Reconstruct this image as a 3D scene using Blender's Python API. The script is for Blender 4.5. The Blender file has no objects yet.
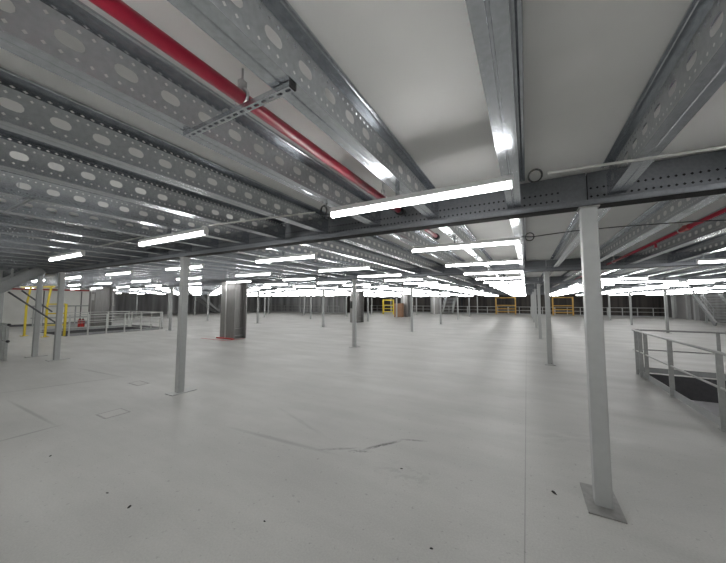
import bpy, bmesh, math, random
from mathutils import Vector, Matrix
random.seed(4)
S = bpy.context.scene
COL = S.collection

# ------------------------------------------------------------------ camera
YAW, PITCH, ROLL, F = math.radians(29.033), math.radians(3.898), math.radians(0.10), 294.18
fw = Vector((-math.sin(YAW)*math.cos(PITCH), math.cos(YAW)*math.cos(PITCH), math.sin(PITCH)))
rt = Vector((math.cos(YAW), math.sin(YAW), 0)); up = rt.cross(fw)
r2 = rt*math.cos(ROLL)+up*math.sin(ROLL); u2 = -rt*math.sin(ROLL)+up*math.cos(ROLL)
cam_d = bpy.data.cameras.new('camera'); cam = bpy.data.objects.new('camera', cam_d); COL.objects.link(cam)
m = Matrix((r2, u2, -fw)).transposed().to_4x4(); m.translation = (0, 0, 1.7)
cam.matrix_world = m
cam_d.sensor_width = 36; cam_d.lens = F/726*36; cam_d.clip_start = 0.02; cam_d.clip_end = 300
S.camera = cam

# ------------------------------------------------------------------ world, exposure
TUBE = 28.0          # radiance of the batten lights' diffusers
W = bpy.data.worlds.new('world'); S.world = W; W.use_nodes = True
W.node_tree.nodes['Background'].inputs[0].default_value = (.8, .9, 1, 1)
W.node_tree.nodes['Background'].inputs[1].default_value = 0.02
vs = S.view_settings
vs.view_transform = 'Standard'; vs.look = 'None'; vs.gamma = 1; vs.use_curve_mapping = False
vs.exposure = 0.0
S.cycles.use_denoising = True
S.cycles.max_bounces = 8; S.cycles.diffuse_bounces = 6; S.cycles.glossy_bounces = 3
S.cycles.sample_clamp_indirect = 6
S.cycles.use_light_tree = True

# ------------------------------------------------------------------ materials
def mat(name, col, rough=.5, metal=0., noise=0., nscale=20., ncol=None, rnoise=0., emit=None, estr=0., bump=0., bscale=200., coord='Object', stretch=None):
    M = bpy.data.materials.new(name); M.use_nodes = True
    nt = M.node_tree; b = nt.nodes['Principled BSDF']
    b.inputs['Base Color'].default_value = (*col, 1); b.inputs['Roughness'].default_value = rough
    b.inputs['Metallic'].default_value = metal
    tc = nt.nodes.new('ShaderNodeTexCoord'); src = tc.outputs[coord]
    if stretch:
        mp = nt.nodes.new('ShaderNodeMapping'); mp.inputs['Scale'].default_value = stretch
        nt.links.new(src, mp.inputs['Vector']); src = mp.outputs[0]
    if noise or rnoise:
        n = nt.nodes.new('ShaderNodeTexNoise'); n.inputs['Scale'].default_value = nscale; n.inputs['Detail'].default_value = 5
        nt.links.new(src, n.inputs['Vector'])
        if noise:
            mx = nt.nodes.new('ShaderNodeMix'); mx.data_type = 'RGBA'
            a = [max(0, c*(1-noise)) for c in col]; c2 = ncol or [min(1, c*(1+noise)) for c in col]
            mx.inputs[6].default_value = (*a, 1); mx.inputs[7].default_value = (*c2, 1)
            rp = nt.nodes.new('ShaderNodeMapRange'); rp.inputs[1].default_value = .3; rp.inputs[2].default_value = .7
            nt.links.new(n.outputs[0], rp.inputs[0]); nt.links.new(rp.outputs[0], mx.inputs[0])
            nt.links.new(mx.outputs[2], b.inputs['Base Color'])
        if rnoise:
            rr = nt.nodes.new('ShaderNodeMapRange'); rr.inputs[1].default_value = .3; rr.inputs[2].default_value = .7
            rr.inputs[3].default_value = rough-rnoise; rr.inputs[4].default_value = rough+rnoise
            nt.links.new(n.outputs[0], rr.inputs[0]); nt.links.new(rr.outputs[0], b.inputs['Roughness'])
    if emit:
        b.inputs['Emission Color'].default_value = (*emit, 1); b.inputs['Emission Strength'].default_value = estr
    if bump:
        n2 = nt.nodes.new('ShaderNodeTexNoise'); n2.inputs['Scale'].default_value = bscale
        nt.links.new(src, n2.inputs['Vector'])
        bp = nt.nodes.new('ShaderNodeBump'); bp.inputs['Strength'].default_value = bump; bp.inputs['Distance'].default_value = .002
        nt.links.new(n2.outputs[0], bp.inputs['Height']); nt.links.new(bp.outputs[0], b.inputs['Normal'])
    return M

GALV = mat('galvanised_steel', (.55, .575, .605), .245, .95, noise=.10, nscale=38, rnoise=.012)
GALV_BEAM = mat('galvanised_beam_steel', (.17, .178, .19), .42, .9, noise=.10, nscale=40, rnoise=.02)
DARK = mat('black_strip_and_hole_shade', (.006, .006, .006), .8, noise=.1)  # black beam underside, and painted shade behind the web holes
PAINT = mat('light_grey_paint', (.37, .38, .375), .45, 0, noise=.04, nscale=14)
PLATE = mat('bare_plate_steel', (.30, .30, .29), .4, .6, noise=.12, nscale=20)
DECK = mat('pale_deck_board', (.84, .835, .82), .6, 0, noise=.05, nscale=1.2)
WHITE = mat('white_fixture_body', (.62, .62, .62), .4, 0, noise=.02)
GLOW = mat('glowing_diffuser', (.9, .9, .9), .4, 0, emit=(1, .995, .985), estr=TUBE)
RED = mat('red_pipe_paint', (.38, .012, .04), .32, 0, noise=.08, nscale=12)
RED2 = mat('red_enamel', (.45, .02, .02), .4, 0, noise=.05)
YEL = mat('yellow_safety_paint', (.72, .56, .04), .45, 0, noise=.06, nscale=8)
YEL2 = mat('ochre_safety_paint', (.50, .30, .06), .5, 0, noise=.08, nscale=8)
RAILM = mat('grey_rail_steel', (.40, .41, .40), .45, .25, noise=.08, nscale=18)
RAILP = mat('pale_rail_steel', (.58, .59, .57), .45, .1, noise=.06, nscale=18)
STAIRM = mat('grey_stair_paint', (.33, .34, .34), .45, .1, noise=.06, nscale=10)
RODM = mat('dark_rod_steel', (.09, .095, .10), .5, .4, noise=.1)
CLAD = mat('column_cladding_steel', (.25, .245, .24), .33, .55, noise=.12, nscale=4, stretch=(6, 6, .5))
PANEL = mat('pale_wall_panel', (.80, .80, .76), .55, 0, noise=.05, nscale=2)
BLACK = mat('black_plastic', (.012, .012, .013), .45, 0, noise=.1)
CARD = mat('brown_board', (.30, .17, .10), .7, 0, noise=.12, nscale=6)
PVC = mat('pale_conduit_plastic', (.48, .48, .46), .5, 0, noise=.03)
CABLE = mat('black_cable', (.02, .02, .02), .5, 0, noise=.05)
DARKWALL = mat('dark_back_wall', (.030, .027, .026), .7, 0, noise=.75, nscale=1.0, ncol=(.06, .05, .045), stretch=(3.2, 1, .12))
MIDWALL = mat('grey_mesh_wall', (.30, .30, .30), .7, 0, noise=.5, nscale=1.0, stretch=(1.6, 1.6, .1))
SIDEWALL = mat('side_wall_panel', (.16, .16, .16), .6, 0, noise=.25, nscale=1.0, stretch=(1, 1.2, .1))
SHUT = mat('roller_shutter_steel', (.30, .295, .29), .5, .2, noise=.05)
CHIP = mat('dark_chip', (.02, .02, .02), .8, 0, noise=.2)
COVER = mat('floor_cover_edge', (.30, .295, .285), .6, 0, noise=.15)
LOWER = mat('lower_concrete', (.45, .45, .47), .5, 0, noise=.06, nscale=2)
SLABE = mat('slab_edge_steel', (.10, .10, .105), .5, .2, noise=.1)
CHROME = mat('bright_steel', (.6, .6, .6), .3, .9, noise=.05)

def floor_mat():
    M = bpy.data.materials.new('grey_resin_floor'); M.use_nodes = True
    nt = M.node_tree; b = nt.nodes['Principled BSDF']; L = nt.links
    def N(t, **k):
        n = nt.nodes.new(t)
        for a, v in k.items(): setattr(n, a, v)
        return n
    tc = N('ShaderNodeTexCoord')
    def noise(scale, detail=4, st=None, rough=.6):
        n = N('ShaderNodeTexNoise'); n.inputs['Scale'].default_value = scale; n.inputs['Detail'].default_value = detail; n.inputs['Roughness'].default_value = rough
        if st:
            mp = N('ShaderNodeMapping'); mp.inputs['Scale'].default_value = st; mp.inputs['Rotation'].default_value = (0, 0, .15)
            L.new(tc.outputs['Object'], mp.inputs[0]); L.new(mp.outputs[0], n.inputs['Vector'])
        else: L.new(tc.outputs['Object'], n.inputs['Vector'])
        return n.outputs[0]
    def rng(s, a, c, d, e):
        r = N('ShaderNodeMapRange'); r.inputs[1].default_value = a; r.inputs[2].default_value = c; r.inputs[3].default_value = d; r.inputs[4].default_value = e
        L.new(s, r.inputs[0]); return r.outputs[0]
    def mth(op, a, c):
        q = N('ShaderNodeMath', operation=op)
        for i, v in enumerate((a, c)):
            if isinstance(v, (int, float)): q.inputs[i].default_value = v
            else: L.new(v, q.inputs[i])
        return q.outputs[0]
    f = rng(noise(.45, 5), .3, .7, .88, 1.08)                      # broad cloudiness
    f = mth('MULTIPLY', f, rng(noise(1.0, 5, (.5, 2.2, 1)), .35, .7, .93, 1.04))   # worn streaks
    f = mth('MULTIPLY', f, rng(noise(70, 3), .3, .7, .93, 1.06))     # fine grain
    f = mth('MULTIPLY', f, rng(noise(22, 2), .66, .74, 1.0, .74))    # sparse dark specks
    sx = N('ShaderNodeSeparateXYZ'); L.new(tc.outputs['Object'], sx.inputs[0])
    # hairline joint running away from the camera
    d = mth('ABSOLUTE', mth('ADD', sx.outputs[0], .065), 0)
    f = mth('MULTIPLY', f, rng(d, .003, .006, .70, 1.0))
    # scuffed drag marks
    def scuff(cx, cy, rx, ry, ang, amt, thr):
        mp = N('ShaderNodeMapping', vector_type='TEXTURE'); mp.inputs['Location'].default_value = (cx, cy, 0)
        mp.inputs['Rotation'].default_value = (0, 0, ang); mp.inputs['Scale'].default_value = (rx, ry, 1)
        L.new(tc.outputs['Object'], mp.inputs[0])
        ln = N('ShaderNodeVectorMath', operation='LENGTH'); L.new(mp.outputs[0], ln.inputs[0])
        e = rng(ln.outputs['Value'], .3, 1.0, 1, 0)
        n = N('ShaderNodeTexNoise'); n.inputs['Scale'].default_value = 3.2; n.inputs['Detail'].default_value = 5
        L.new(mp.outputs[0], n.inputs['Vector'])
        k = mth('MULTIPLY', e, rng(n.outputs[0], thr, thr+.07, 0, 1))
        return rng(k, 0, 1, 1.0, 1-amt)
    for a in [(-1.55, 3.28, .30, .04, .95, .85, .42), (-1.28, 3.57, .20, .03, .35, .6, .44), (-1.95, 2.95, .30, .035, .6, .45, .44), (-1.72, 3.02, .16, .05, .5, .6, .47),
              (-1.1, 2.85, .4, .25, .2, .12, .5), (-2.9, 3.35, .8, .05, -.35, .16, .42), (-6.75, 1.58, 1.3, .035, .01, .30, .1), (-5.65, 1.32, .035, .40, 0, .30, .1), (-8.3, 2.4, .05, 1.3, -.33, .22, .1), (-9.0, 3.2, 1.4, .05, .06, .22, .1), (-2.75, 2.77, 1.0, .05, .07, .22, .3), (.45, 4.6, .9, .3, .4, .08, .45), (-3.4, 6.0, 1.5, .5, .3, .08, .45), (1.3, 2.4, .5, .2, 1.0, .08, .45)]:
        f = mth('MULTIPLY', f, scuff(*a))
    mx = N('ShaderNodeVectorMath', operation='SCALE'); mx.inputs[0].default_value = (.43, .43, .413); L.new(f, mx.inputs['Scale'])
    L.new(mx.outputs[0], b.inputs['Base Color'])
    L.new(rng(noise(.8, 4, (.6, 2.0, 1)), .3, .7, .36, .56), b.inputs['Roughness']); b.inputs['Specular IOR Level'].default_value = .32
    n = N('ShaderNodeTexNoise'); n.inputs['Scale'].default_value = 160; L.new(tc.outputs['Object'], n.inputs['Vector'])
    bp = N('ShaderNodeBump'); bp.inputs['Strength'].default_value = .25; bp.inputs['Distance'].default_value = .001
    L.new(n.outputs[0], bp.inputs['Height']); L.new(bp.outputs[0], b.inputs['Normal'])
    return M
FLOOR = floor_mat()

# ------------------------------------------------------------------ mesh helpers
def box(bm, x0, x1, y0, y1, z0, z1):
    v = [bm.verts.new(p) for p in ((x0,y0,z0),(x1,y0,z0),(x1,y1,z0),(x0,y1,z0),(x0,y0,z1),(x1,y0,z1),(x1,y1,z1),(x0,y1,z1))]
    for f in ((0,3,2,1),(4,5,6,7),(0,1,5,4),(1,2,6,5),(2,3,7,6),(3,0,4,7)): bm.faces.new([v[i] for i in f])
def bar(bm, a, b, w, h=None, upv=(0,0,1)):
    """square or flat bar from a to b"""
    a, b = Vector(a), Vector(b); h = h or w
    d = (b-a).normalized(); s = d.cross(Vector(upv))
    if s.length < 1e-4: s = d.cross(Vector((0,1,0)))
    s.normalize(); u = s.cross(d)
    v = [bm.verts.new(p+s*(i*w/2)+u*(j*h/2)) for p in (a, b) for i, j in ((-1,-1),(1,-1),(1,1),(-1,1))]
    for f in ((3,2,1,0),(4,5,6,7),(0,1,5,4),(1,2,6,5),(2,3,7,6),(3,0,4,7)): bm.faces.new([v[i] for i in f])
def tube(bm, pts, r, n=10):
    pts = [Vector(p) for p in pts]; rings = []
    for i, p in enumerate(pts):
        d = (pts[min(i+1, len(pts)-1)]-pts[max(i-1, 0)]).normalized()
        s = d.cross(Vector((0,0,1)))
        if s.length < 1e-3: s = d.cross(Vector((0,1,0)))
        s.normalize(); u = s.cross(d)
        rings.append([bm.verts.new(p+(s*math.cos(t)+u*math.sin(t))*r) for t in [2*math.pi*k/n for k in range(n)]])
    for a, b in zip(rings, rings[1:]):
        for k in range(n): bm.faces.new((a[k], a[(k+1)%n], b[(k+1)%n], b[k]))
    bm.faces.new(rings[0][::-1]); bm.faces.new(rings[-1])
def ring(bm, c, ax, R, r, n=18, m_=6, a0=0, a1=2*math.pi):
    ax = Vector(ax).normalized(); s = ax.cross(Vector((0,0,1)))
    if s.length < 1e-3: s = Vector((1,0,0))
    s.normalize(); u = ax.cross(s); c = Vector(c)
    tube(bm, [c+(s*math.cos(a0+(a1-a0)*k/n)+u*math.sin(a0+(a1-a0)*k/n))*R for k in range(n+1)], r, m_)
def strip(bm, prof, x0, x1, axis):
    """sheet swept along an axis; prof = list of 2D points"""
    P = (lambda a, q: (q[0], a, q[1])) if axis == 1 else (lambda a, q: (a, q[0], q[1]))
    A = [bm.verts.new(P(x0, q)) for q in prof]; B = [bm.verts.new(P(x1, q)) for q in prof]
    for i in range(len(prof)-1): bm.faces.new((A[i], A[i+1], B[i+1], B[i]))
def holed(bm, P, u0, u1, v0, v1, pitch, hu, hv, n, first=None):
    """sheet u0..u1 x v0..v1 with a row of holes (half sizes hu, hv, n corners); P maps (u, v) to 3D"""
    vc = (v0+v1)/2; first = u0+pitch/2 if first is None else first
    k = int((u1-first-pitch/2)/pitch)+1
    s = first-pitch/2
    def quad(a, b):
        if b-a > 1e-5: bm.faces.new([bm.verts.new(P(*q)) for q in ((a,v0),(b,v0),(b,v1),(a,v1))])
    quad(u0, s)
    for i in range(k):
        a = s+i*pitch; b = a+pitch; c = (a+b)/2
        if n == 4: H = [(c+hu, vc), (c, vc+hv), (c-hu, vc), (c, vc-hv)]; 
        else:
            H = []
            q = n//2
            for side in (1, -1):
                for j in range(q):
                    t = -math.pi/2+math.pi*j/(q-1)
                    H.append((c+side*(hu-hv)+side*hv*math.cos(t), vc+side*hv*math.sin(t)))
        hv_ = [bm.verts.new(P(*h)) for h in H]
        C = [bm.verts.new(P(*h)) for h in ((b,v0),(b,v1),(a,v1),(a,v0))]
        m_ = len(H)
        if n == 4:      # E,N,W,S with BR,TR,TL,BL
            bm.faces.new((C[0], C[1], hv_[0])); bm.faces.new((C[1], hv_[1], hv_[0]))
            bm.faces.new((C[1], C[2], hv_[1])); bm.faces.new((C[2], hv_[2], hv_[1]))
            bm.faces.new((C[2], C[3], hv_[2])); bm.faces.new((C[3], hv_[3], hv_[2]))
            bm.faces.new((C[3], C[0], hv_[3])); bm.faces.new((C[0], hv_[0], hv_[3]))
        else:
            q = m_//2
            bm.faces.new([C[0], C[1]]+hv_[0:q][::-1])
            bm.faces.new([C[1], C[2], hv_[q], hv_[q-1]])
            bm.faces.new([C[2], C[3]]+hv_[q:][::-1])
            bm.faces.new([C[3], C[0], hv_[0], hv_[-1]])
    quad(s+k*pitch, u1)
def mesh(name, bm, material, smooth=False, weld=False):
    if weld: bmesh.ops.remove_doubles(bm, verts=bm.verts, dist=1e-5)
    bmesh.ops.recalc_face_normals(bm, faces=bm.faces)
    me = bpy.data.meshes.new(name); bm.to_mesh(me); bm.free(); me.materials.append(material)
    if smooth:
        for p in me.polygons: p.use_smooth = True
    return me
def link(name, me, parent=None, loc=None):
    o = bpy.data.objects.new(name, me); COL.objects.link(o)
    if parent: o.parent = parent
    if loc: o.location = loc
    return o
def obj(name, bm, material, parent=None, smooth=False, loc=None, weld=False):
    return link(name, mesh(name, bm, material, smooth, weld), parent, loc)
def tag(o, label, cat, group=None):
    o['label'] = label; o['category'] = cat
    if group: o['group'] = group
    return o
def thing(name, label, cat, loc=(0,0,0), rz=0, group=None):
    o = bpy.data.objects.new(name, None); COL.objects.link(o); o.location = loc; o.rotation_euler = (0,0,rz)
    o.empty_display_size = .1
    return tag(o, label, cat, group)
def struct(name, bm, material): 
    o = obj(name, bm, material); o['kind'] = 'structure'; return o
def copy_tree(o, parent=None):
    c = o.copy(); COL.objects.link(c)
    if parent: c.parent = parent
    for ch in list(o.children): copy_tree(ch, c)
    return c
ORD = ['zeroth','first','second','third','fourth','fifth','sixth','seventh','eighth','ninth','tenth','eleventh','twelfth','thirteenth','fourteenth','fifteenth','sixteenth','seventeenth','eighteenth','nineteenth','twentieth',
       'twenty-first','twenty-second','twenty-third','twenty-fourth','twenty-fifth','twenty-sixth','twenty-seventh','twenty-eighth','twenty-ninth','thirtieth']
B = bmesh.new

# ------------------------------------------------------------------ grid of the place
X0, Y0, SX, SY = .508, 3.252, 6.2285, 6.3873
JP = SX/8                       # joist pitch
ZB, ZJ, ZD = 2.55, 2.62, 2.877  # underside of beams, joists, deck
XL, XR, YB = -42.5, 14.0, 46.3
def col_x(i): return X0+i*SX
def col_y(j): return Y0+j*SY

# ------------------------------------------------------------------ setting: floor, deck, walls
HOLES = [(2.30, 6.3, 4.3, 9.52), (-23.2, -19.45, 5.55, 9.75)]
def floor_mesh():
    bm = B()
    xs = sorted({XL, XR, *[h[0] for h in HOLES], *[h[1] for h in HOLES]}); ys = sorted({-5.0, YB, *[h[2] for h in HOLES], *[h[3] for h in HOLES]})
    V = {}
    def v(x, y):
        if (x, y) not in V: V[(x, y)] = bm.verts.new((x, y, 0))
        return V[(x, y)]
    for a, b in zip(xs, xs[1:]):
        for c, d in zip(ys, ys[1:]):
            mx, my = (a+b)/2, (c+d)/2
            if any(h[0] < mx < h[1] and h[2] < my < h[3] for h in HOLES): continue
            bm.faces.new((v(a,c), v(b,c), v(b,d), v(a,d)))
    return bm
struct('floor', floor_mesh(), FLOOR)
bm = B(); box(bm, XL, XR, -5, YB, ZD, ZD+.05); struct('ceiling', bm, DECK)
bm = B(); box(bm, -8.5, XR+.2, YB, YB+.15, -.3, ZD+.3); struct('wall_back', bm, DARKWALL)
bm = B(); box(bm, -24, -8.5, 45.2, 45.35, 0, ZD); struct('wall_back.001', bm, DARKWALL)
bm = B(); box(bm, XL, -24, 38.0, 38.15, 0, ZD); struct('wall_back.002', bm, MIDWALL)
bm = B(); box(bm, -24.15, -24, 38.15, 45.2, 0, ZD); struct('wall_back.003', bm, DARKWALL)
bm = B(); box(bm, XL-.15, XL, 11.2, 38, 0, ZD); struct('wall_left', bm, MIDWALL)
bm = B(); box(bm, -29.75, -29.6, -5, 11.2, 0, ZD); struct('wall_left.001', bm, PANEL)
bm = B(); box(bm, XL, -29.6, 11.2, 11.35, 0, ZD); struct('wall_left.002', bm, MIDWALL)
bm = B(); box(bm, XR, XR+.15, -5, YB, 0, ZD); struct('wall_right', bm, SIDEWALL)
bm = B(); box(bm, -29.6, XR, -5.15, -5, 0, ZD); struct('wall_front', bm, PANEL)
bm = B(); box(bm, -29.6, -29.56, -5, 11.2, 2.45, 2.54); struct('trim_1', bm, RED2)
bm = B(); box(bm, -29.6, -29.57, -5, 11.2, 0, .14); struct('baseboard_left', bm, SLABE)
# panel joints of the pale wall
for n, y in enumerate([1.2, 3.2, 5.2, 7.2, 9.2]):
    bm = B(); box(bm, -29.6, -29.575, y-.03, y+.03, .14, 2.42); struct('trim_%d' % (n+2), bm, SIDEWALL)
# roller shutter in the right wall with pilasters
t = B(); box(t, XR-.05, XR, 41.3, 43.6, 0, 2.5)
for k in range(24): box(t, XR-.065, XR-.05, 41.3, 43.6, .1*k+.03, .1*k+.09)
o = struct('door_1', t, SHUT)
for n, y in enumerate([40.9, 43.9, 39.4]):
    bm = B(); box(bm, XR-.25, XR, y-.17, y+.17, 0, ZD); struct('trim_%d' % (n+7), bm, PAINT)
# lower level under the openings
bm = B(); box(bm, -30, XR, -5, YB, -3.1, -3.0); struct('floor_lower', bm, LOWER)
for n, h in enumerate(HOLES):
    dz = -.5 if n == 0 else -.35
    bm = B()
    box(bm, h[0]-.1, h[0], h[2], h[3], dz, -.002); box(bm, h[1], h[1]+.1, h[2], h[3], dz, -.002)
    box(bm, h[0]-.1, h[1]+.1, h[3], h[3]+.1, dz, -.002); box(bm, h[0]-.1, h[1]+.1, h[2]-.1, h[2], dz, -.002)
    struct('trim_%d' % (n+10), bm, SLABE)

# ------------------------------------------------------------------ joists
JL = SY-.09
def joist_mesh(full, s, length=JL):
    """Z/sigma joist; local web at x=0 facing s, origin at the bottom, running along y"""
    bm = B(); y0, y1 = 0, length
    # bottom flange (away from the facing side) with lip and a rolled groove
    strip(bm, [(0, 0), (-s*.05, 0), (-s*.054, .005), (-s*.062, .005), (-s*.066, 0), (-s*.115, 0), (-s*.118, .018)], y0, y1, 1)
    # top flange towards the facing side with lip
    strip(bm, [(-s*.022, .252), (s*.014, .252), (s*.018, .246), (s*.024, .252), (s*.040, .252), (s*.042, .238)], y0, y1, 1)
    strip(bm, [(-s*.022, .254), (-s*.09, .254)], y0, y1, 1)
    if full:
        W_ = lambda u, v: (0, u, v)
        strip(bm, [(0, 0), (0, .020)], y0, y1, 1)
        holed(bm, W_, y0, y1, .020, .052, .0467, .0085, .0085, 4, .06)
        holed(bm, W_, y0, y1, .052, .140, .1868, .046, .027, 12, .13)
        holed(bm, W_, y0, y1, .140, .170, .0467, .0085, .0085, 4, .06)
        strip(bm, [(0, .170), (0, .184)], y0, y1, 1)
        holed(bm, lambda u, v: (-s*.022*(v-.184)/.032, u, v), y0, y1, .184, .216, .0467, .0115, .0105, 4, .083)
        strip(bm, [(-s*.022, .216), (-s*.022, .252)], y0, y1, 1)
    else:
        strip(bm, [(0, 0), (0, .19), (-s*.022, .216), (-s*.022, .252)], y0, y1, 1)
    return mesh('joist', bm, GALV)
ME = {(f, s): joist_mesh(f, s) for f in (0, 1) for s in (1, -1)}
def joist_x(n): return (-.02-JP*n+(0 if n == 0 else -.022 if n == 1 else .045), 1) if n >= 0 else (.64-JP*(n+1), -1)     # n = 0 is the joist left of the near column
RED_N = 2       # the red pipe hangs between joists 1 and 2
bays = {-1: range(-4, 37), 0: range(-9, 40), 1: range(-14, 48), 2: range(-17, 52), 3: range(-17, 52)}
count = 0
def joist_label(j, n):
    p = {-1: 'galvanised slotted joist over the camera', 0: 'galvanised slotted joist just past the near cross beam', 1: 'galvanised slotted joist past the second cross beam',
         2: 'galvanised joist past the third cross beam', 3: 'galvanised joist past the fourth cross beam'}[j]
    if j == -1:
        if n == 1: return p+', just right of the red pipe'
        if n == 0: return p+', straight left of the near column'
        if n < 0: return p+', %s from left among those right of the column' % ORD[-n]
        return (p+', %s left of the red pipe' % ORD[n-1]) if n-1 <= 13 else (p+', at the far left beyond the thirteenth')
    if n < 0: 
        return p+(', %s right of the near column line' % ORD[-n] if -n <= 8 else ', far right')
    lim = {0: 24, 1: 16, 2: 8, 3: 6}[j]
    return p+((', %s left of the near column line' % ORD[n+1]) if n+1 <= lim else ', in the far left run')
rest = []
for j, rg in bays.items():
    for n in rg:
        x, s = joist_x(n)
        if not XL+.2 < x < XR-.3 or ((j < 1 or j == 0) and x < -29.3) or (j == 1 and -30 < x < -29.45): continue
        if j == -1 and -13.75 < x < -12.3: continue      # the stair comes up here
        if j >= 2 and (count >= 292 or j == 3 and n > 30): rest.append((j, n)); continue
        o = link('steel_joist', ME[(1 if j < 2 else 0, s)], loc=(x, col_y(j)+.0, ZJ))
        o.location.y = col_y(j)+.07
        if j == -1: o.location.y = col_y(j)+.035
        tag(o, joist_label(j, n), 'joist', 'ceiling joists'); count += 1
rest += [(j, n) for j in (4, 5, 6) for n in range(-17, 54)]
bm = B()
for j, n in rest:
    x, s = joist_x(n)
    if not XL+.2 < x < XR-.3 or (j >= 5 and x < -23.8): continue
    y0, y1 = col_y(j)+.07, min(col_y(j+1)-.03, YB-.1)
    if j == 6: y1 = YB-1.2
    strip(bm, [(x-s*.115, ZJ+.015), (x-s*.115, ZJ), (x, ZJ), (x, ZJ+.19), (x-s*.022, ZJ+.216), (x-s*.022, ZJ+.252), (x+s*.042, ZJ+.252)], y0, y1, 1)
o = obj('distant_joists', bm, GALV); o['kind'] = 'stuff'; tag(o, 'mass of thin joists in the farthest ceiling bays above the back railings', 'joists')

# ------------------------------------------------------------------ cross beams, one per span
def beam_meshes():
    L = SX-.012; bm = B()
    P = lambda u, v: (u, 0, v)
    strip(bm, [(-.075, .048), (-.078, .0435), (-.078, .0), (.075, 0), (.075, .05)], 0, L, 0); strip(bm, [(0, .0), (0, .075)], 0, L, 0)
    holed(bm, P, 0, L, .075, .115, .046, .0115, .0115, 4)
    strip(bm, [(0, .115), (0, .150)], 0, L, 0)
    holed(bm, P, 0, L, .150, .190, .046, .0115, .0115, 4)
    strip(bm, [(0, .190), (0, .318), (.05, .318)], 0, L, 0)
    strip(bm, [(.006, 0.012), (.006, .012)][:1]+[(.060, .012), (.060, .312)], 0, L, 0)
    a = mesh('channel', bm, GALV_BEAM)
    bm = B(); box(bm, 0, L, -.066, .074, -.006, -.0005); box(bm, 0, L, .014, .05, .002, .31); b = mesh('underside_strip_and_hole_shade', bm, DARK)  # black underside plate; inner box stands in for shade behind the holes
    bm = B(); box(bm, -.10, .10, -.009, -.002, .06, .31)
    for dx in (-.07, .07):
        for z in (.09, .18, .27): tube(bm, [(dx, -.009, z), (dx, -.018, z)], .011, 6)
    c = mesh('splice_plate', bm, GALV_BEAM)
    return a, b, c
bA, bB, bC = beam_meshes()
for j in range(0, 7):
    for i in range(-7, 3):
        x = col_x(i-1)
        if x < XL+.2 or x+SX > XR+6 or (j == 0 and x < -30) or (j == 6 and x < -24.2): continue
        L = SX
        side = 'over the near column line' if i == 0 else ('%s span left of the near column' % ORD[1-i] if i < 0 else '%s span right of the near column' % ORD[i])
        if i == 0: side = 'first span left of the near column'
        lab = ('galvanised cross beam on the near column row, ' if j == 0 else 'galvanised cross beam on the %s column row, ' % ORD[j+1])+side
        t = thing('cross_beam', lab, 'beam', (x+.006, col_y(j), ZB), 0, 'cross beams')
        link('channel', bA, t); link('underside_strip_and_hole_shade', bB, t)
        if j <= 2 and i <= 1: link('splice_plate', bC, t, (SX-.11, 0, 0))
        if x+SX > XR: t.scale.x = (XR-.06-x)/SX

# ------------------------------------------------------------------ slim columns on the grid
def post_bm(h):
    bm = B(); w, r = .06, .012
    pts = []
    for cx, cy, a0 in ((w-r, w-r, 0), (-w+r, w-r, 90), (-w+r, -w+r, 180), (w-r, -w+r, 270)):
        for k in range(4):
            a = math.radians(a0+30*k); pts.append((cx+r*math.cos(a), cy+r*math.sin(a)))
    A = [bm.verts.new((x, y, .012)) for x, y in pts]; C = [bm.verts.new((x, y, h)) for x, y in pts]
    for k in range(len(pts)): bm.faces.new((A[k], A[(k+1)%len(pts)], C[(k+1)%len(pts)], C[k]))
    bm.faces.new(C)
    return bm
mp = mesh('post', post_bm(ZB-.018), PAINT)
bm = B(); box(bm, -.125, .115, -.19, .26, 0, .012)
mb = mesh('base_plate', bm, PLATE)
bm = B(); box(bm, -.075, .075, -.075, .075, ZB-.018, ZB-.0062); mc = mesh('cap_plate', bm, PLATE); mb2 = mb.copy(); mb2.materials[0] = PAINT
bm = B(); tube(bm, [(0, 0, .012), (0, 0, .03)], .014, 6); mbolt = mesh('bolt', bm, GALV)
cols = [(i, j) for j in range(0, 7) for i in range(-6, 3)]
for i, j in cols:
    x, y = col_x(i), col_y(j)
    if x > XR-.3 or (x < -29.2 and y < 11.6) or (y > 37.9 and x < -24) or any(h[0] < x < h[1] and h[2] < y < h[3] for h in HOLES): continue
    if i > 0 and j < 2: continue
    if (i, j) == (-2, 1): continue
    if (i, j) == (-4, 1): continue
    if (i, j) == (0, 0): lab = 'slim grey square column nearest the camera, on a bare steel base plate'
    elif i == 0: lab = 'slim grey column, %s behind the nearest column in its line' % ORD[j]
    elif j == 0: lab = 'slim grey column in the near row, %s left of the nearest column' % ORD[-i]
    elif i < 0: lab = 'slim grey column in the %s row, %s left of the nearest column line' % (ORD[j+1], ORD[-i])
    else: lab = 'slim grey column in the %s row, %s right of the nearest column line' % (ORD[j+1], ORD[i])
    t = thing('steel_column', lab, 'column', (x, y, 0), 0, 'slim ceiling columns')
    link('post', mp, t); link('base_plate', mb if i == j == 0 else mb2, t); link('cap_plate', mc, t)
    if (i, j) == (-1, 0):
        pass
# extra column beside the staircase
t = thing('steel_column', 'slim grey column at far left, standing beside the rising stair stringer', 'column', (-13.25, 3.12, 0), 0, 'slim ceiling columns')
link('post', mp, t); link('base_plate', mb2, t); link('cap_plate', mc, t)

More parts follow.
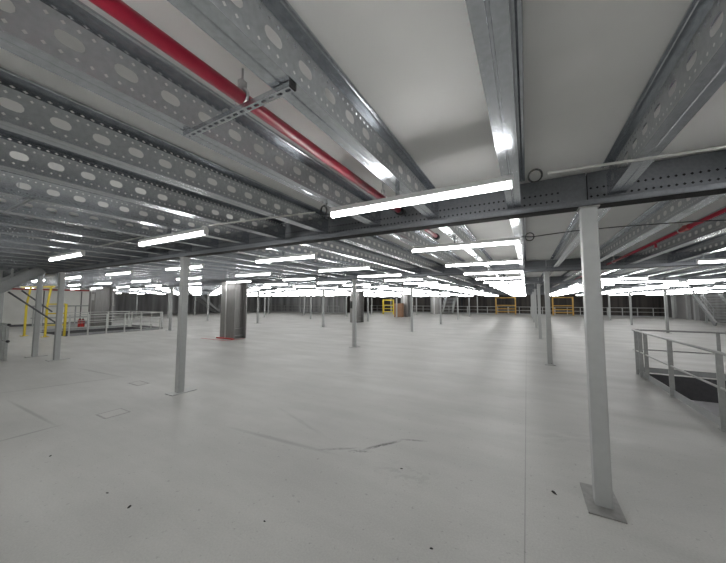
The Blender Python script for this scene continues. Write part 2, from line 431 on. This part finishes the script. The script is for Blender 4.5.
# ------------------------------------------------------------------ big clad columns
def big_column(x, y, lab, w=.98, d=.84, sign=False, mark=False):
    t = thing('clad_column', lab, 'column', (x, y, 0), 0, 'heavy steel columns')
    bm = B(); box(bm, 0, w, 0, .05, 0, ZJ-.004); obj('flange', bm, CLAD, t)
    bm = B(); box(bm, 0, w, d-.05, d, 0, ZJ-.004); obj('flange', bm, CLAD, t)
    bm = B(); box(bm, .06, w-.22, .05, d-.05, 0, ZJ-.004); obj('web', bm, CLAD, t)
    bm = B(); box(bm, w-.22, w-.10, .05, d-.05, 0.1, .14); box(bm, w-.22, w-.10, .05, d-.05, .42, .46); box(bm, w-.22, w-.12, .05, d-.05, 1.35, 1.39); obj('stiffener', bm, CLAD, t)
    bm = B(); box(bm, .34, .42, -.012, 0, .02, ZJ-.01); obj('highlight_strip', bm, CHROME, t)  # bright strip put on the flange face as a painted highlight
    return t
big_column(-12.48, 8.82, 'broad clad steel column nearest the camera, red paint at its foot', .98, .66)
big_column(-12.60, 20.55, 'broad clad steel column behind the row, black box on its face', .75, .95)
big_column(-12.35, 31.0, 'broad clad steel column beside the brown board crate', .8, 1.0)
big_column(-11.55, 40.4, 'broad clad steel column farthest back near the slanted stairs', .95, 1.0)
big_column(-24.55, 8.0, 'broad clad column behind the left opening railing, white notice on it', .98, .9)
bm = B(); box(bm, -13.2, -11.35, 8.35, 8.42, 0, .004); box(bm, -11.42, -11.35, 8.42, 9.3, 0, .004); box(bm, -12.6, -11.48, 8.72, 8.81, 0, .05)
tag(obj('floor_marking', bm, RED2), 'red painted floor marking around the nearest broad clad column', 'floor marking')
bm = B(); box(bm, -12.50, -12.12, 20.40, 20.549, 1.15, 1.75); box(bm, -12.46, -12.16, 20.385, 20.40, 1.2, 1.7)
tag(obj('wall_box', bm, BLACK), 'black box mounted on the face of a broad clad column', 'box')
bm = B(); box(bm, -24.1, -23.75, 7.985, 7.9995, 1.75, 2.15)
tag(obj('notice', bm, WHITE), 'white notice sheet on the broad column behind the left railing', 'notice')
# ------------------------------------------------------------------ batten lights
LEN = 1.47
ZT = 2.485
def batten_meshes():
    w = .024; hp = [(-.031, .012), (-.031, .026), (-.020, .056), (.020, .056), (.031, .026), (.031, .012)]
    bm = B(); strip(bm, hp, -LEN, 0, 0)
    for x in (-LEN, 0): bm.faces.new([bm.verts.new((x, *q)) for q in hp])
    strip(bm, [(-.031, .012), (.031, .012)], -LEN, 0, 0)
    a = mesh('housing', bm, WHITE)
    bm = B(); n = 8; pts = [(-w+.003, .013), (-w, .010)]+[(-w*math.cos(math.pi*k/n), -.020*math.sin(math.pi*k/n)-.010) for k in range(n+1)]+[(w, .010), (w-.003, .013)]
    strip(bm, pts, -LEN+.012, -.012, 0)
    for x in (-LEN+.012, -.012): bm.faces.new([bm.verts.new((x, *q)) for q in pts])
    b = mesh('diffuser', bm, GLOW)
    bm = B(); box(bm, -LEN, -LEN+.012, -.028, .028, -.032, .0115); c1 = mesh('end_cap', bm, WHITE)
    bm = B(); box(bm, -.012, 0, -.028, .028, -.032, .0115); c2 = mesh('end_cap', bm, WHITE)
    bm = B(); box(bm, -.01, .01, -.02, .02, .056, ZJ-ZT); d = mesh('hanger', bm, GALV)
    return a, b, c1, c2, d
mA, mD, mE1, mE2, mH = batten_meshes()
def flange_x(n):
    x, q = joist_x(n); return x-q*.057
FX = [flange_x(n) for n in range(-18, 56)]
def batten(x, y, lab, near):
    t = thing('batten_light', lab, 'light', (x, y, ZT), 0, 'batten ceiling lights')
    link('housing', mA, t); link('diffuser', mD, t)
    if near: link('end_cap', mE1, t); link('end_cap', mE2, t)
    f = [q for q in FX if x-LEN+.04 < q < x-.03]
    if abs((y-Y0+SY/2) % SY-SY/2) > .12:
        for q in sorted({min(f), max(f)}): link('hanger', mH, t, (q-x, 0, 0))
    return t
def lane_label(lane, r):
    if r < 0: return 'unseen lit batten light behind the camera over %s' % lane
    if r <= 8: return 'lit batten light, %s from the camera in %s' % (ORD[r+1], lane)
    return 'lit batten light in the far end of %s' % lane
for k in range(-11, 1):  # the outermost left lanes are added to brighten the far left walls
    lane = 'the first lane left of the near column' if k == 0 else 'the %s lane left of the near column' % ORD[1-k]
    for r in [q for q in range(-2 if k > -3 else -1, 21) if not (k <= -3 and q == 0)]:  # outer-left lanes get an unseen row added to brighten the pale wall
        y = 2.15+2.15*r if k == 0 else 2.02-.05*(-k-1)+2.0*r
        x = -.05+3.114*k
        if k == -2 and r == 0: x -= .12
        if x-1.5 < -29.3 and y < 11.8: continue
        if y > 44.5 or (x < -23.5 and y > 37.5): continue
        if k <= -7 and r > 15: continue
        batten(x, y, lane_label(lane, r), r < 5)
for k, (xr, r0) in {1: (3.5, 5), 2: (6.62, 6), 3: (9.73, 9), 4: (12.8, 13)}.items():
    lane = 'the %s lane right of the near column' % ORD[k]
    for r in range(r0, 20):
        y = 2.3+2.13*r
        if y > 44.5: continue
        batten(xr, y, lane_label(lane, r-r0), r < 8)
batten(4.42, 8.2, 'lit batten light above the right opening, running off the right edge', True)
batten(4.95, 15.2, 'lit batten light end to end with the first right lane', True)
for n, y in enumerate((4.25, 2.15, 0.0, -2.1)):  # unseen lamps added to brighten the dim ceiling at right
    batten(6.84, y+2.1, 'added unseen batten light far beyond the right edge, %s nearest the beam' % ORD[n+1], False)
    batten((3.72, 2.62, 2.5, 2.5)[n], y, 'added unseen batten light beyond the right edge, %s nearest the beam' % ORD[n+1], False)

# ------------------------------------------------------------------ red sprinkler pipes
def pipe(x, y0, y1, z, lab, end=True, clamps=(), r=.032):
    t = thing('sprinkler_pipe', lab, 'pipe', (x, y0, z))
    bm = B(); tube(bm, [(0, 0, 0), (0, y1-y0, 0)], r, 16); obj('pipe_run', bm, RED, t, True)
    if end:
        bm = B(); tube(bm, [(0, y1-y0-.09, 0), (0, y1-y0+.01, 0)], .047, 16); obj('coupling', bm, BLACK, t, True)
        bm = B(); tube(bm, [(0, y1-y0+.008, 0), (0, y1-y0+.016, 0)], .032, 16); obj('end_cap', bm, WHITE, t, True)
    for c in clamps:
        bm = B(); ring(bm, (0, c-y0, 0), (0, 1, 0), r+.012, .008, 16, 5); tube(bm, [(0, c-y0, .044), (0, c-y0, ZD-z-.001)], .006, 6)
        box(bm, -.013, .013, c-y0-.018, c-y0+.018, .036, .09)
        obj('clamp', bm, CHROME, t, True)
    return t
t = pipe(-1.22, -3.0, 3.10, 2.72, 'red sprinkler pipe running overhead from the top left to the near beam', True, (.94, 2.6))
t = pipe(-1.25, 3.45, 4.75, 2.755, 'short red sprinkler pipe just past the near beam', True, (4.0,))
t = pipe(1.85, 3.5, 15.4, 2.665, 'red sprinkler pipe along the ceiling at the right of the near column', False, (5.5, 9.0), .023)
bm = B(); tube(bm, [(0, 2.9, -.03), (0, 2.9, -.085)], .016, 8); tube(bm, [(0, 2.9, -.085), (0, 2.9, -.09)], .03, 10); obj('sprinkler_head', bm, RED, t)
bm = B(); tube(bm, [(0, 1.75, 0), (0, 1.95, 0)], .034, 14); box(bm, -.03, .03, 1.82, 1.88, -.032, .032); obj('coupling', bm, RED2, t)
# slotted struts under the joists
def strut(x0, x1, y, lab):
    t = thing('strut_channel', lab, 'strut', (x0, y, ZJ-.028))
    L = x1-x0; bm = B(); P = lambda u, v: (u, v, 0)
    holed(bm, P, 0, L, -.016, .016, .048, .0155, .0075, 8)
    strip(bm, [(-.016, 0), (-.016, .024), (-.009, .024)], 0, L, 0); strip(bm, [(.016, 0), (.016, .024), (.009, .024)], 0, L, 0)
    obj('channel', bm, GALV, t)
    return t
t = strut(-1.60, -.83, .885, 'slotted steel strut hung below the red pipe near the top left')
bm = B(); tube(bm, [(.35, 0, .02), (.37, .05, .070)], .006, 6); box(bm, .335, .365, -.02, .02, .026, .036); obj('threaded_rod', bm, CHROME, t)
bm = B(); box(bm, .765, .775, -.017, .017, -.002, .027); obj('end_cap', bm, BLACK, t)
t = strut(-4.60, -3.78, .80, 'slotted steel strut under the joists at the left edge')
bm = B(); tube(bm, [(.40, 0, .02), (.40, 0, .34)], .006, 6); obj('threaded_rod', bm, CHROME, t)
# conduits and cables between the lights
def conduit(x0, x1, y0, y1, z, lab, r=.009, m_=PVC, coil=None):
    t = thing('conduit', lab, 'conduit', (0, 0, 0))
    bm = B(); tube(bm, [(x0, y0, z), (x1, y1, z)], r, 8); obj('conduit_run', bm, m_, t, True)
    if coil:
        bm = B(); ring(bm, coil, (.3, 1, .1), .045, .0045, 18, 5); ring(bm, (coil[0], coil[1]-.01, coil[2]-.005), (.2, 1, .25), .04, .0045, 18, 5); obj('cable_coil', bm, CABLE, t)
    return t
conduit(.16, 3.4, 2.40, 2.72, ZJ-.012, 'pale conduit under the near beam front, right of the coiled cable', .010, PVC, (.08, 2.36, ZJ-.03))
conduit(-3.30, -1.86, 2.14, 2.34, ZJ-.012, 'pale conduit linking the nearest two lights left of centre', .009, PVC, (-1.70, 2.28, ZJ-.03))
conduit(-6.42, -4.75, 2.10, 2.08, ZJ-.012, 'thin conduit linking the second and third nearest lights at left', .008)
t = thing('cable', 'thin black cable strung behind the near column to the right edge', 'cable')
bm = B(); tube(bm, [(-.03, 4.3, 2.545), (.08, 4.3, 2.53), (.5, 4.22, 2.54), (1.0, 4.3, 2.555), (1.6, 4.42, 2.56), (2.2, 4.62, 2.56), (3.0, 4.9, 2.57)], .006, 6); obj('cable_run', bm, CABLE, t)
bm = B(); ring(bm, (.06, 4.28, 2.53), (.3, 1, .1), .05, .006, 16, 5); obj('cable_coil', bm, CABLE, t)

# ------------------------------------------------------------------ railings
def railing(name, lab, a, b, posts, h=1.02, m_=RAILM, toe=True, group=None, pw=(.055, .012), rr=.021, mids=(.55,), rail_ext=0.0):
    """posts = list of distances from a"""
    a, b = Vector((*a, 0)), Vector((*b, 0)); L = (b-a).length; d = (b-a).normalized()
    t = thing(name, lab, 'railing', a, math.atan2(d.y, d.x), group)
    for s in posts:
        bm = B(); bar(bm, (s, 0, 0), (s, 0, h), pw[0], pw[1], (0, 1, 0)); box(bm, s-.05, s+.05, -.04, .04, 0, .01); obj('post', bm, m_, t)
    bm = B(); tube(bm, [(-rail_ext, 0, h), (L, 0, h)], rr, 10); obj('top_rail', bm, m_, t, True)
    for z in mids:
        bm = B(); tube(bm, [(-rail_ext, 0, z), (L, 0, z)], rr*.8, 10); obj('mid_rail', bm, m_, t, True)
    if toe:
        bm = B(); box(bm, 0, L, .012, .020, .011, .13); obj('toe_board', bm, STAIRM, t)
    return t
# right-hand opening
railing('guard_railing', 'grey guard railing along the near side of the right floor opening', (2.24, 9.42), (2.24, 4.2), [.12, .40, .74, 2.0, 3.58, 5.1], toe=True, pw=(.012, .07), rail_ext=.12)
railing('guard_railing', 'grey guard railing along the far side of the right floor opening', (2.30, 9.62), (6.2, 9.62), [.10, 1.40, 2.8, 3.85], pw=(.06, .012))
# left-hand opening
railing('guard_railing', 'pale guard railing on the near side of the left floor opening', (-19.38, 5.6), (-19.38, 9.75), [.05, .75, 1.5, 2.3, 3.1, 4.1], pw=(.05, .05), mids=(.4, .72), m_=RAILP)
railing('guard_railing', 'pale guard railing on the far side of the left floor opening', (-23.3, 5.6), (-23.3, 9.75), [.05, 1.0, 2.0, 3.0, 4.1], pw=(.05, .05), mids=(.4, .72), m_=RAILP)
railing('guard_railing', 'short pale guard railing closing the far end of the left opening', (-23.3, 9.84), (-19.38, 9.84), [.1, 1.3, 2.6, 3.85], pw=(.05, .05), mids=(.4, .72), m_=RAILP)
# foreground left stub of railing
t = railing('guard_railing', 'grey railing stub cut off by the left edge, black end caps', (-13.95, 2.50), (-12.98, 2.50), [.15, .50, .86], pw=(.06, .06), toe=False, rr=.03)
for z in (.55, 1.02):
    bm = B(); tube(bm, [(.965, 0, z), (1.03, 0, z)], .036, 10); obj('end_cap', bm, BLACK, t, True)
# rails in front of the left wall
for n, (z0) in enumerate([(0)]):
    railing('guard_railing', 'long low guard railing before the pale wall behind the left column', (-28.9, 6.5), (-28.9, 11.0), [.1, 2.2, 4.4], pw=(.06, .06), mids=(.55,), toe=False, h=1.35, rr=.04)
# along the back edge
xs = [-23.5+5.32*k for k in range(8)]
for n, (a, b) in enumerate(zip(xs, xs[1:])):
    if b > 13.6: b = 13.5
    y = 44.9 if a > -24 else 37
    railing('guard_railing', 'pale guard railing before the dark back wall, %s bay from the left' % ORD[n+1], (a, y), (b, y), [.05, 1.33, 2.66, 4.0, b-a-.05], pw=(.07, .07), rr=.035, mids=(.55,), toe=True, group='back edge guard railings')
for n, (a, b) in enumerate([(-41, -35.5), (-35.5, -30), (-30, -24.5)]):
    railing('guard_railing', 'grey guard railing at the far left back wall, %s bay from the left' % ORD[n+1], (a, 36.8), (b, 36.8), [.05, 1.8, 3.6, b-a-.05], pw=(.07, .07), rr=.035, mids=(.55,), group='back edge guard railings')

# ------------------------------------------------------------------ yellow safety gates
t = thing('safety_gate', 'tall yellow pivoting safety gate at the left floor opening', 'gate', (0, 0, 0))
A = (-21.46, 4.65); Bp = (-20.0, 5.0)
for P_, q in ((A, (-21.25, 4.68)), (Bp, (-19.82, 5.03))):
    bm = B(); bar(bm, (*P_, 0), (*P_, 1.5), .075); obj('post', bm, YEL, t)
    bm = B(); bar(bm, (*P_, 1.48), (q[0]-.0, q[1]+.02, 2.36), .06); obj('arm', bm, YEL, t)
    bm = B(); box(bm, P_[0]-.12, P_[0]+.12, P_[1]-.12, P_[1]+.12, 0, .02); obj('foot_plate', bm, YEL, t)
bm = B(); bar(bm, (-22.0, 4.56, 2.38), (-19.6, 5.08, 2.38), .08); obj('top_bar', bm, YEL, t)
for z in (1.55, 1.10, .55):
    bm = B(); bar(bm, (*Bp, z), (-19.78, 5.6, z), .06); obj('gate_bar', bm, YEL, t)
bm = B(); bar(bm, (-19.78, 5.6, .0), (-19.78, 5.6, 1.56), .08); obj('gate_post', bm, YEL, t)
def far_gate(x0, x1, y, lab, m_=YEL2, h=2.25, z=(1.22, .75, .35)):
    t = thing('safety_gate', lab, 'gate', (x0, y, 0), 0)
    for x in (0, x1-x0):
        bm = B(); bar(bm, (x, 0, 0), (x, 0, h), .14); box(bm, x-.15, x+.15, -.12, .12, 0, .02); obj('post', bm, m_, t)
    bm = B(); bar(bm, (-.07, 0, h), (x1-x0+.07, 0, h), .12); obj('top_bar', bm, m_, t)
    for q in z:
        bm = B(); bar(bm, (0, .1, q), (x1-x0, .1, q), .10); obj('gate_bar', bm, m_, t)
    return t
far_gate(-3.72, -1.33, 44.6, 'ochre framed safety gate at the back edge, left of the column line')
far_gate(2.9, 5.0, 44.6, 'ochre framed safety gate at the back edge, right of the column line')
far_gate(-17.1, -15.6, 36.5, 'small yellow safety gate far back beside the brown crate', YEL, 1.9)

# ------------------------------------------------------------------ staircases
def stair(name, lab, x0, x1, ya, za, yb, zb, treads=True, depth=.26, sw=.05, m_=STAIRM, rail=True, steps=None):
    """rises along y from (ya, za) to (yb, zb) between x0 and x1"""
    t = thing(name, lab, 'stairs', (0, 0, 0))
    sl = math.atan2(zb-za, abs(yb-ya))
    for x in (x0, x1):
        bm = B(); bar(bm, (x, ya, za), (x, yb, zb), sw, depth); 
        s = 1 if x == x1 else -1
        bar(bm, (x+s*.03, ya, za+depth*.58), (x+s*.03, yb, zb+depth*.58), sw+.06, .012); bar(bm, (x+s*.03, ya, za-depth*.58), (x+s*.03, yb, zb-depth*.58), sw+.06, .012)
        obj('stringer', bm, m_, t)
        if rail:
            n = 4
            for k in range(n):
                f = (k+.3)/n
                y, z = ya+(yb-ya)*f, za+(zb-za)*f
                zt = min(z+.95, ZJ-.02)
                if zt > z+.2:
                    bm = B(); bar(bm, (x, y, z), (x, y, zt), .045); obj('rail_post', bm, m_, t)
            f1 = min(1, max(.05, (ZJ-.04-.95-za)/(zb-za)))
            bm = B(); tube(bm, [(x, ya, za+.95), (x, ya+(yb-ya)*f1, za+.95+(zb-za)*f1)], .022, 8); obj('handrail', bm, m_, t, True)
            bm = B(); tube(bm, [(x, ya, za+.5), (x, ya+(yb-ya)*f1, za+.5+(zb-za)*f1)], .018, 8); obj('mid_rail', bm, m_, t, True)
    n = steps or int((zb-za)/.19)
    for k in range(1, n):
        f = k/n; y, z = ya+(yb-ya)*f, za+(zb-za)*f
        bm = B(); box(bm, x0+sw*.5, x1-sw*.5, y-.12, y+.12, z-.02, z+.02); obj('tread', bm, m_, t)
    return t
SLP = .75
def zl(y): return 2.04+SLP*(y-2.19)      # stringer centre line of the left stair
t = stair('staircase', 'grey steel staircase rising at the left edge to the ceiling', -13.6, -12.52, -.35, zl(-.35), 2.98, zl(2.98), depth=.27)
for a, b in (((-12.5, 2.35, 1.95), (-12.5, 3.36, 1.02)), ((-13.5, 2.8, 2.02), (-13.5, 3.5, 1.35))):
    bm = B(); tube(bm, [a, b], .022, 8); obj('brace_rod', bm, RODM, t)
stair('staircase', 'grey steel staircase at the right edge before the shuttered wall', 11.85, 13.3, 30.9, .12, 33.9, 2.40, depth=.30, sw=.08)
stair('staircase', 'far left staircase with pale twin stringers behind the near row column', -40.6, -39.2, 27.6, .2, 24.6, 2.38, depth=.34, sw=.09, m_=PAINT)
stair('staircase', 'far back staircase with slanted pale stringers left of the ochre gates', -10.2, -8.9, 41.0, .15, 43.6, 2.38, depth=.3, sw=.09, m_=PAINT)

# ------------------------------------------------------------------ crate, extinguishers
t = thing('board_crate', 'brown board crate standing before a distant broad clad column', 'crate', (-12.75, 30.0, 0))
bm = B(); box(bm, 0, .85, 0, .7, .1, 1.45); obj('body', bm, CARD, t)
bm = B(); box(bm, -.02, .87, -.02, .72, 1.45, 1.5); obj('lid', bm, CARD, t)
bm = B()
for x in (.0, .37, .74): box(bm, x, x+.11, 0, .7, 0, .1)
obj('skid', bm, CARD, t)
def extinguisher(x, y, lab):
    t = thing('fire_extinguisher', lab, 'fire extinguisher', (x, y, 0), 0, 'extinguishers at the left column')
    bm = B(); tube(bm, [(0,0,0), (0,0,.02), (0,0,.52)], .09, 14); tube(bm, [(0,0,.52), (0,0,.58)], .06, 14); obj('cylinder', bm, RED2, t, False)
    bm = B(); tube(bm, [(0,0,.58), (0,0,.64)], .025, 8); bar(bm, (-.02,0,.66), (.12,0,.68), .02); v = obj('valve', bm, BLACK, t)
    bm = B(); tube(bm, [(.03,0,.62), (.12,0,.55), (.13,0,.25)], .014, 6); obj('hose', bm, BLACK, v)
extinguisher(-24.3, 7.55, 'red fire extinguisher by the broad column at left, nearer of two')
extinguisher(-24.0, 7.6, 'red fire extinguisher by the broad column at left, right of two')

# ------------------------------------------------------------------ unseen lower-level lights, added to light the floor below the right opening
for n, (x, y) in enumerate([(4.2, 12.0), (7.0, 12.5), (5.0, 15.0), (8.0, 15.5), (6.0, 18.5), (9.5, 18.5), (7.0, 21.5), (10.5, 22.0), (8.5, 25.0)]):
    t = thing('batten_light', 'unseen batten light added on the lower level to light its floor', 'light', (x, y, -.72), 0, 'unseen lower level lights')
    link('housing', mA, t); link('diffuser', mD, t)

# ------------------------------------------------------------------ small floor things
def cover(x0, x1, y0, y1, lab, w=.022):
    t = thing('floor_cover', lab, 'floor cover', ((x0+x1)/2, (y0+y1)/2, 0))
    a, b = (x1-x0)/2, (y1-y0)/2; bm = B()
    box(bm, -a, a, -b, -b+w, 0, .002); box(bm, -a, a, b-w, b, 0, .002); box(bm, -a, -a+w, -b+w, b-w, 0, .002); box(bm, a-w, a, -b+w, b-w, 0, .002)
    obj('edge_frame', bm, COVER, t)
    bm = B(); box(bm, -a+w, a-w, -b+w, b-w, 0, .0012); obj('lid', bm, FLOORLID, t)
FLOORLID = mat('grey_cover_lid', (.39, .388, .37), .45, 0, noise=.04, nscale=3)
cover(-5.70, -5.38, 2.02, 2.34, 'faint rectangular floor cover in the left foreground')
cover(-7.30, -6.90, 3.09, 3.31, 'faint small rectangular floor cover left of the slim column foot')
for n, (x, y, s, where) in enumerate([(-1.83, 1.73, .014, 'at the centre bottom'), (-1.17, 2.92, .016, 'below the long scuff mark'), (-.63, 2.11, .014, 'near the floor joint, lowest of three'),
        (.16, 3.23, .03, 'just left of the near base plate'), (-3.31, 1.29, .013, 'in the left foreground'), (-2.93, 1.30, .022, 'at the lower left, the paler wide one'), (-4.63, 1.27, .018, 'farthest left on the foreground floor')]):
    bm = B(); pts = []
    for k in range(7):
        a = 2*math.pi*k/7; r = s*.75*random.uniform(.6, 1.1); pts.append((r*math.cos(a)*1.5, r*math.sin(a)*.7))
    lo = [bm.verts.new((p[0], p[1], 0)) for p in pts]; hi = [bm.verts.new((p[0]*.7, p[1]*.7, s*.35)) for p in pts]
    for k in range(7): bm.faces.new((lo[k], lo[(k+1)%7], hi[(k+1)%7], hi[k]))
    bm.faces.new(hi)
    o = obj('debris_chip', bm, CHIP, None, False, (x, y, 0)); o.rotation_euler.z = random.uniform(-1, .5)
    tag(o, 'small dark debris chip on the floor '+where, 'debris', 'debris chips')
